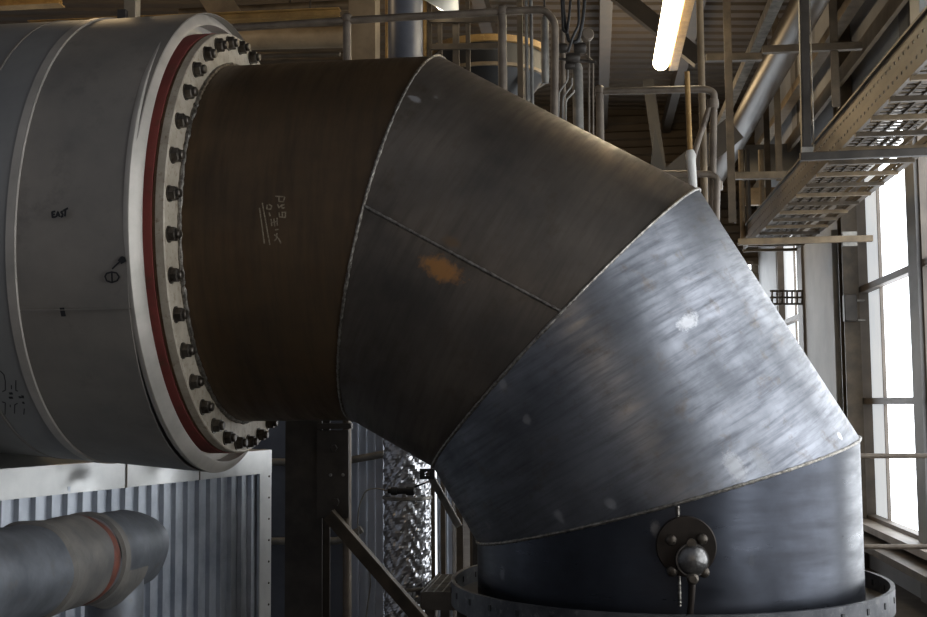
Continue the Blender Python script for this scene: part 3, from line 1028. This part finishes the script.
simple(MB().cyl(aty(180, 14, 10.5), aty(352, 5, 10.5), .05, 20), 'thin_pipe', m_brown, 'brown horizontal pipe at the top edge above the flange', 'pipe')
hr = [o for o in COL.objects if o.name == 'thin_pipe'][0]
q = aty(290, 9, 10.5)
MB().cyl(q + Z_ * .048, V((q.x, q.y, fz(5.0))), .008, 8).build('hanger_rod', m_dark, hr)
for y in (54, 60):
    simple(MB().cyl(aty(200, y, 8.8), aty(352, y - 1, 8.8), .012, 10), 'conduit', m_brown, 'upper of two thin brown conduits under the cream pipe' if y == 54 else 'lower of two thin brown conduits under the cream pipe', 'conduit')
simple(MB().bar(V((aty(364.5, 30, 8.6).x, 8.6, 0)), V((aty(364.5, 30, 8.6).x, 8.6, fz(4.6))), .2, .2, up=Y_), 'square_column', m_paint, 'broad cream square column behind the railing, left of the grey vertical pipe', 'column')
simple(MB().cyl(V((aty(387, 30, 8.2).x, 8.2, 1)), V((aty(387, 30, 8.2).x, 8.2, fz(4.5))), .014, 12), 'conduit', m_tanlit, 'thin rod painting the gold-lit left edge of the grey vertical pipe', 'conduit')  # gold-lit pipe edge added as a separate rod, light in its colour
simple(MB().cyl(V((aty(425, 30, 8.2).x, 8.2, 1)), V((aty(425, 30, 8.2).x, 8.2, fz(4.5))), .014, 12), 'conduit', m_tanlit, 'thin rod painting the gold-lit right edge of the grey vertical pipe', 'conduit')  # same for the other edge, warm light painted as a rod
sh = thing('reflector_lamp', 'white reflector lamp at the top edge, right of the grey vertical pipe', 'lamp', aty(440, 0, 8.0))
c = aty(441, 6, 8.0)
MB().lathe(c, V((.5, -.2, .8)), [(.02, .16), (.05, .15), (.12, .04), (.135, -.02), (.125, -.02), (.11, .03), (.04, .13), (0, .14)], 32).build('shade', mat('white_enamel', srgb(235, 232, 222), srgb(220, 216, 204), rough=.3), sh)
MB().lathe(c, V((.5, -.2, .8)), [(0, -.03), (.03, -.02), (.045, .02), (.03, .07), (0, .1)], 20).build('bulb', mat('bulb_glow', (1, .95, .85), emis=((1, .9, .72), 4)), sh)
MB().cyl(c + V((.05, 0, .1)), c + V((.05, 0, 1.6)), .012, 10).build('stem', m_dark, sh)
# rack of slender posts
rk = thing('pipe_rack', 'slender tan rack posts and crossbars behind the railing, above the first weld', 'rack', (aty(455, 60, 8.2).x, 8.2, 0))
for px, w in ((440, .03), (456, .045), (468, .03), (430, .025), (520, .04)):
    q = aty(px, 40, 8.2); MB().box((q.x - w / 2, 8.18, 0), (q.x + w / 2, 8.22, fz(4.3))).build('post', m_brown, rk, smooth=False)
for py in (20, 47):
    MB().bar(aty(430, py, 8.16), aty(500, py - 1, 8.16), .03, .04).build('crossbar', m_brown, rk, smooth=False)
# round vessel mouth
vc = aty(488, 68, 9.3)
vs = thing('round_hopper', 'dark round hopper with a rim coloured as lamp-lit tan behind the elbow top', 'hopper', vc - Z_ * .5)
vr = abs(aty(548, 68, 9.3).x - vc.x)
MB().lathe(vc, Z_, [(0, -.45), (vr * .4, -.45), (vr * .93, -.10), (vr * .93, .08), (vr * .88, .08), (vr * .88, -.1), (0, -.3)], 48).build('body', m_black, vs)
MB().lathe(vc + Z_ * .08, Z_, [(vr * .9, 0), (vr, 0), (vr, .05), (vr * .9, .05)], 64, loop=True).build('rim', m_tanlit, vs)
for k in range(4):
    aa = PI / 4 + k * PI / 2
    MB().cyl(V((vc.x + vr * .85 * math.cos(aa), vc.y + vr * .85 * math.sin(aa), 0)), vc + V((vr * .85 * math.cos(aa), vr * .85 * math.sin(aa), -.12)), .03, 12).build('leg', m_dark, vs)
MB().lathe(vc - Z_ * .11, Z_, [(vr * .93, 0), (vr * .99, 0), (vr * .99, .025), (vr * .93, .025)], 64, loop=True).build('lower_ring', m_tan, vs)

# ------------------------------------------------------------------ conduit cluster
Yk = 6.6
def vpipe(px, y0, y1, Y, r, name, material, label, cat, n=14, top=None):
    x = aty(px, (y0 + y1) / 2, Y).x
    z0, z1 = aty(px, y1, Y).z, aty(px, y0, Y).z
    if px < 712: z0 = 0
    return simple(MB().cyl(V((x, Y, z0)), V((x, Y, z1 if top is None else top)), r, n), name, material, label, cat)
vpipe(526.5, -40, 130, Yk - .1, .010, 'conduit', m_galv, 'left of the twin shiny conduits rising behind the elbow', 'conduit')
vpipe(531.5, -40, 130, Yk - .1, .010, 'conduit', m_galv, 'right of the twin shiny conduits rising behind the elbow', 'conduit')
x = aty(545, 50, Yk)
wp = thing('filter_cylinder', 'small pale cylinder hanging just right of the twin conduits', 'cylinder', aty(545, 85, Yk))
zt, zb = aty(545, 17, Yk).z, aty(545, 84, Yk).z
MB().lathe(V((x.x, Yk, zb)), Z_, [(0, 0), (.018, .005), (.022, .03), (.022, zt - zb - .03), (.016, zt - zb), (0, zt - zb)], 20).build('housing', m_galv, wp)
MB().cyl(V((x.x, Yk, zt)), V((x.x, Yk, zt + .4)), .007, 8).build('hanger_rod', m_dark, wp)
vpipe(563, 30, 150, Yk + .2, .017, 'riser_pipe', m_rail, 'slim brown riser between the railing post and the valve cluster', 'pipe')
big = thing('instrument_standpipe', 'thick pale standpipe carrying the valve cluster behind the elbow', 'pipe', aty(577.5, 140, Yk))
q = aty(577.5, 70, Yk)
MB().lathe(V((q.x, Yk, 0)), Z_, [(.030, 0), (.030, aty(577, 68, Yk).z), (.022, aty(577, 64, Yk).z), (0, aty(577, 64, Yk).z)], 20).build('pipe', m_galv, big)
for (px, py, w, h) in ((563, 48, .03, .028), (573, 58, .04, .03), (580, 48, .035, .032), (570, 66, .028, .02)):
    c = aty(px, py, Yk - .02); MB().lathe(c - X_ * w, X_, [(0, 0), (h * .8, 0), (h, .012), (h, w * 2 - .012), (h * .8, w * 2), (0, w * 2)], 12).build('valve_body', m_dark, big)
MB().tube([aty(551, 58, Yk - .02), aty(596, 62, Yk - .02)], .008, 10).build('cross_tube', m_dark, big)
c = aty(588, 34, Yk - .03)
MB().lathe(c, V((.2, -1, .1)), [(0, -.03), (.035, -.03), (.035, .0), (.03, .004), (0, .004)], 28).build('gauge', m_rail, big)
c = aty(578, 42, Yk)
MB().lathe(c, Z_, [(0, -.04), (.025, -.03), (.028, .0), (.014, .03), (.008, .05), (0, .05)], 20).build('valve_head', m_galv, big)
for i, pts in enumerate(([(562, -20), (564, 20), (569, 42), (578, 42), (583, 20), (586, -20)], [(571, -20), (570, 10), (567, 33), (563, 30), (561, -20)], [(578, -20), (579, 25), (573, 36), (568, 52)])):
    simple(MB().tube(bend([aty(a_, b2, Yk - .12 - .03 * i) for a_, b2 in pts], .12, 10), .008 if i else .011, 10), 'cable', m_black,
           ('long black cable loop hanging over the valve cluster', 'short narrow black cable loop left of the standpipe', 'single black cable dropping onto the valve cluster')[i], 'cable')
for i, pts in enumerate(([(568, 70), (568, 80), (559, 92), (558, 130)], [(572, 78), (572, 86), (563, 97), (562, 132)], [(574, 90), (574, 92), (566, 100), (565.5, 135)])):
    simple(MB().tube(bend([aty(a_, b2, Yk - .06) for a_, b2 in pts], .02), .0055, 8), 'impulse_tube', m_galv, ('left', 'middle', 'right')[i] + ' of three thin bent tubes beside the standpipe', 'tube')
for i, pts in enumerate(([(589, 38), (589, 142)], [(586, 55), (593, 62), (593, 140)])):
    simple(MB().tube(bend([aty(a_, b2, Yk) for a_, b2 in pts], .02), .006, 8), 'impulse_tube', m_rail, 'straight thin tube just right of the standpipe' if i == 0 else 'thin tube with a bend next to the railing post', 'tube')
# dark vertical panel bits behind the cluster
m_dkbrown = mat('dark_brown_steel', srgb(58, 50, 40), srgb(44, 38, 31), rough=.6, scale=4)  # darker brown base for background braces, panel and purlins
simple(MB().bar(aty(665, 200, 11), aty(648, 80, 11), .1, .05, up=-Y_), 'diagonal_brace', m_dkbrown, 'dark diagonal brace beyond the railing, under the bright lamp', 'brace')
simple(MB().extrude([aty(646, 200, 10.6), aty(655, 128, 10.6), aty(672, 200, 10.6)], Y_ * .03), 'triangular_gusset', m_black, 'black triangular plate between the railing posts below the lamp', 'plate', smooth=False)
simple(MB().bar(aty(600, -20, 12), aty(700, 60, 12), .16, .12, up=-Y_), 'roof_brace', m_dkbrown, 'dark diagonal roof brace left of the bright lamp', 'brace')
simple(MB().bar(aty(640, 205, 11.5), aty(735, 128, 11.5), .25, .05, up=-Y_), 'sloping_panel', m_dkbrown, 'dark sloping panel behind the white-capped conduit', 'panel')

# ------------------------------------------------------------------ lamp
lx, lz = .63, fz(3.0)
lamp = thing('fluorescent_lamp', 'long bright fluorescent lamp hanging under the roof', 'lamp', (lx, 9, lz))
lb = MB()
lb.lathe(V((lx, 7.2, lz)), Y_, [(0, 0), (.05, .01), (.07, .05), (.07, 3.2), (.05, 3.27), (0, 3.3)], 28)
lb.build('diffuser', mat('lamp_glow', (1, .97, .9), emis=((1, .84, .56), 16)), lamp)
MB().box((lx + .08, 7.1, lz - .02), (lx + .16, 10.6, lz + .10)).build('housing', m_tanlit, lamp, bevel=.005)
for y in (7.8, 10.2):
    MB().cyl(V((lx + .12, y, lz + .1)), V((lx + .12, y, fz(4.7))), .008, 8).build('hanger_rod', m_dark, lamp)

q0 = aty(694, 196, 6.7)
wc = thing('vertical_conduit', 'thin conduit with a white bell cap beside the railing corner', 'conduit', aty(690, 190, 6.7))
MB().tube([aty(687, 72, 6.7), aty(690, 152, 6.7), q0, V((q0.x, 6.7, 0))], .015, 14).build('conduit', m_tanlit, wc)
MB().lathe(aty(694, 196, 6.7), (aty(690, 148, 6.7) - aty(694, 196, 6.7)).normalized(), [(0, 0), (.022, 0), (.026, .2), (.03, .235), (.02, .262), (0, .27)], 20).build(
    'white_cap', mat('white_plastic', srgb(215, 212, 205), srgb(190, 188, 180), rough=.4), wc)
vpipe(702, -30, 225, 7.4, .022, 'riser_pipe', m_tan, 'tall pale riser behind the railing corner', 'pipe')

# ------------------------------------------------------------------ overhead pipe, purlins, hangers
simple(MB().cyl(V((1.76, 5.5, fz(3.2))), V((1.76, 18.8, fz(3.2))), .14, 48), 'overhead_pipe', mat('brown_glossy_pipe', srgb(60, 49, 36), srgb(46, 38, 29), metal=.0, rough=.42, spec=.25, scale=4), 'big brown overhead pipe receding under the roof', 'pipe')
pr = [(1.70, 3.6, .10, .1, m_galv, 'pale purlin just left of the big overhead pipe'),
      (2.42, 3.6, .12, .1, m_paint, 'pale purlin between the overhead pipe and the window wall'),
      (2.47, 3.12, .04, .16, m_paint, 'cream longitudinal beam high on the window wall'),
      (1.2, 4.3, .12, .2, m_dkbrown, 'brown purlin under the roof, left of the pale purlins'),
      (0.2, 4.4, .14, .22, m_dkbrown, 'brown purlin above the fluorescent lamp'),
      (-1.2, 4.4, .14, .22, m_dkbrown, 'brown purlin above the valve cluster')]
for (x, z, w, h, mt, l) in pr:
    simple(MB().box((x - w / 2, 5.2, fz(z)), (x + w / 2, 18.9, fz(z) + h)), 'purlin', mt, l, 'beam', smooth=False)
def hanger(px, Y, z0, z1, label, w=.05, material=m_brown):
    x = aty(px, 100, Y).x
    o = MB().angle(V((x - w / 2, Y, z0)), V((x - w / 2, Y, z1)), w, .008, up=Y_)
    return simple(o, 'hanger_post', material, label, 'post')
hanger(736, 9.0, fz(1.35), fz(4.6), 'tan hanger post right of the railing corner', .05, m_brown)
hanger(843.5, 10.0, fz(2.45), fz(4.6), 'short hanger post above the walkway, near the window wall', .06)
hanger(783, 12.5, fz(2.3), fz(4.6), 'small distant hanger post between overhead pipe and walkway', .06, m_tan)
hanger(771, 14.0, fz(2.3), fz(4.6), 'most distant hanger post beside the overhead pipe', .06, m_brown)
simple(MB().bar(aty(706, 58, 10), aty(762, 57, 10), .06, .06), 'crossbar', m_brown, 'crossbar left of the overhead pipe', 'beam')
simple(MB().bar(aty(762, 50, 10), aty(862, 46, 10), .06, .06), 'crossbar', m_brown, 'crossbar right of the overhead pipe', 'beam')
simple(MB().bar(aty(735, 176, 12), aty(803, 175, 12), .08, .07), 'crossbar', m_tan, 'low crossbar under the overhead pipe', 'beam')
simple(MB().box((aty(745, 160, 15).x, 15, aty(745, 173, 15).z), (aty(800, 160, 15).x, 15.1, aty(745, 145, 15).z)), 'wall_duct', m_grey, 'pale grey box duct beyond the overhead pipe', 'duct', smooth=False)
simple(MB().box((aty(742, 215, 16).x, 16, aty(742, 205, 16).z), (aty(800, 215, 16).x, 16.1, aty(742, 188, 16).z)), 'wall_duct', m_tan, 'low tan box duct beyond the overhead pipe, under the grey one', 'duct', smooth=False)
for i, px in enumerate((742, 748, 762)):
    vpipe(px, 150, 240, 13.5, .03, 'riser_pipe', (m_tan, m_dark, m_tan)[i], ('left', 'middle', 'right')[i] + ' of three distant risers at the walkway far end', 'pipe')
simple(MB().cyl(V((aty(812.5, 50, 9).x, 9, fz(4.6))), aty(814, 150, 9), .004, 6), 'hanger_wire', m_galv, 'thin hanging wire beside the dark hanger frame', 'wire')

# hanger frame with cross tube
hf = thing('walkway_hanger', 'dark walkway hanger with a level bar under the near part of the walkway', 'hanger', aty(803, 158, 7.6))
MB().angle(aty(799, -60, 7.6), aty(803, 158, 7.6), .05, .008, up=Y_).build('post', m_dark, hf)
MB().bar(aty(800, 157, 7.6), V((WX + .02, 7.6, aty(927, 151, 7.6).z)), .05, .05).build('cross_bar', m_dark, hf, bevel=.004)
MB().box(aty(802, 160, 7.58), aty(812, 148, 7.62)).build('joint_plate', m_galv, hf, smooth=False)
hf2 = thing('support_arm', 'level support arm under the far part of the walkway', 'bracket', aty(850, 240, 11.4))
MB().bar(aty(738, 242, 11.4), V((WX + .02, 11.4, aty(850, 239, 11.4).z)), .06, .06).build('arm', m_tan, hf2, bevel=.004)
MB().box(aty(843, 246, 11.38), aty(856, 232, 11.42)).build('end_plate', m_galv, hf2, smooth=False)

# ------------------------------------------------------------------ overhead walkway
wk = thing('overhead_walkway', 'perforated steel walkway overhead running along the window wall', 'walkway', (2.0, 9, fz(1.73)))
m_deck = mat('deck_steel', srgb(84, 72, 56), srgb(64, 54, 42), rough=.5, scale=6)
zk = fz(1.73); xn, xf = 1.70, 2.30
yk0, yk1 = 4.4, 13.6
def perf(mb, x, y0, y1, z0, z1, hz, pitch, hw, t=.006):
    # vertical plate with a row of slots along Y
    hh = .009
    mb.box((x, y0, z0), (x + t, y1, hz - hh)); mb.box((x, y0, hz + hh), (x + t, y1, z1))
    y = y0
    while y < y1:
        mb.box((x, y, hz - hh), (x + t, min(y + pitch - hw, y1), hz + hh)); y += pitch
nr = MB()
perf(nr, xn, yk0, yk1, zk, zk + .1, zk + .06, .10, .035)
perf(nr, xn + .04, yk0, yk1, zk + .14, zk + .27, zk + .2, .10, .035)
nr.box((xn, yk0, zk - .006), (xn + .025, yk1, zk)); nr.box((xn, yk0, zk + .1), (xn + .046, yk1, zk + .106)); nr.box((xn + .02, yk0, zk + .27), (xn + .06, yk1, zk + .285))
nr.build('side_channel', m_deck, wk, smooth=False)
fr = MB()
perf(fr, xf, yk0, yk1, zk - .0, zk + .1, zk + .05, .12, .06)
fr.box((xf - .03, yk0, zk - .006), (xf + .02, yk1, zk))
fr.build('side_channel', m_deck, wk, smooth=False)
# planks: perforated strips with gaps between
y = yk0
dk = MB()
strips = [(xn + .06, xn + .13), (xn + .145, xn + .215), (xn + .23, xn + .30), (xn + .315, xn + .36), (xn + .42, xn + .45), (xn + .53, xn + .57)]
yy = yk0
while yy < yk1:
    dk.box((xn + .06, yy, zk + .03), (xn + .40, yy + .045, zk + .036))
    yy += .09
for (a, b2) in strips:
    dk.box((b2 - .012, yk0, zk + .02), (b2, yk1, zk + .05))
dk.build('deck_grating', m_deck, wk, smooth=False)
y = yk0 + .2
k = 0
while y < yk1:
    MB().box((xn, y, zk - .03), (xf, y + .035, zk + .0)).build('crossmember', m_brown if k % 2 else m_tan, wk, smooth=False)
    y += .45; k += 1
# second, distant cable ladder
cl = thing('cable_ladder', 'short distant cable ladder in front of the small far window', 'cable tray', aty(785, 297, 13.9))
for py in (291, 297.5, 304):
    MB().bar(aty(770, py, 13.9), aty(803, py, 13.9), .02, .022).build('rail', m_brown, cl, smooth=False)
for i in range(7):
    q0, q1 = aty(772 + i * 5, 290, 13.88), aty(772 + i * 5, 305, 13.88)
    MB().bar(q0, q1, .02, .016, up=Y_).build('rung', m_brown, cl, smooth=False)
# wall side posts near the window
simple(MB().hbeam(V((WX - .085, 12.0, 0)), V((WX - .085, 12.0, fz(4.6))), .15, .2, .02, up=Y_), 'steel_column', m_brown, 'brown steel column against the window wall, left of the bright windows', 'column')
jb_ = thing('junction_box', 'small dark box on the brown column by the windows', 'box', aty(850, 308, 11.8))
c = aty(851, 308, 11.82)
MB().box(c - V((.07, .05, .13)), c + V((.05, .05, .13))).build('body', m_dark, jb_, bevel=.008)
MB().box(c + V((.05, -.06, .06)), c + V((.12, .04, .075))).build('lug', m_galv, jb_, smooth=False)
MB().box(c + V((.05, -.06, -.13)), c + V((.12, .04, -.115))).build('lug', m_galv, jb_, smooth=False)
vpipe(839, 230, 430, 12.7, .05, 'downpipe', m_grey, 'grey downpipe left of the brown column', 'pipe')
simple(MB().cyl(V((1.95, 5.6, 0)), V((1.95, 5.6, 0.02)), .01, 8), 'floor_drain', m_dark, 'small floor drain', 'drain') if False else None
simple(MB().box((aty(915, 20, 7.0).x, 6.9, fz(2.2)), (aty(940, 20, 7.0).x, 7.1, fz(4.6))), 'hanger_post', m_grey, 'pale wide hanger post in the top right corner', 'post', smooth=False)

# ------------------------------------------------------------------ light
wd = bpy.data.worlds.new('world'); scn.world = wd
wd.use_nodes = True
bg = wd.node_tree.nodes['Background']
bg.inputs[0].default_value = (.80, .86, 1.0, 1)
bg.inputs[1].default_value = .17
def area(name, loc, target, size, sy, power, col):
    l = bpy.data.lights.new(name, 'AREA'); l.shape = 'RECTANGLE'; l.size = size; l.size_y = sy; l.energy = power; l.color = col
    o = bpy.data.objects.new(name, l); COL.objects.link(o)
    o.location = loc
    o.rotation_euler = (V(target) - V(loc)).to_track_quat('-Z', 'Y').to_euler()
    return o
def bulb(loc, power, col=(1, .72, .40), r=.25):  # warm point light, no fixture built for it
    l = bpy.data.lights.new('unseen_warm_light', 'POINT'); l.energy = power; l.color = col; l.shadow_soft_size = r
    o = bpy.data.objects.new('unseen_warm_light', l); COL.objects.link(o); o.location = loc
for q, e in (((-2.0, 12.5, fz(3.2)), 70), ((-6, 12, fz(3.2)), 60), ((.6, 14.5, fz(3.4)), 55), ((1.3, 7.2, fz(4.1)), 14), ((-3.4, 7.5, fz(3.6)), 32), ((.8, -6, 2.9), 70)):  # unseen points added to brighten the hall; last one makes the elbow's warm sheen
    bulb(q, e)

vs_ = scn.view_settings
vs_.view_transform = 'Standard'; vs_.look = 'None'; vs_.exposure = 0; vs_.gamma = 1; vs_.use_curve_mapping = False
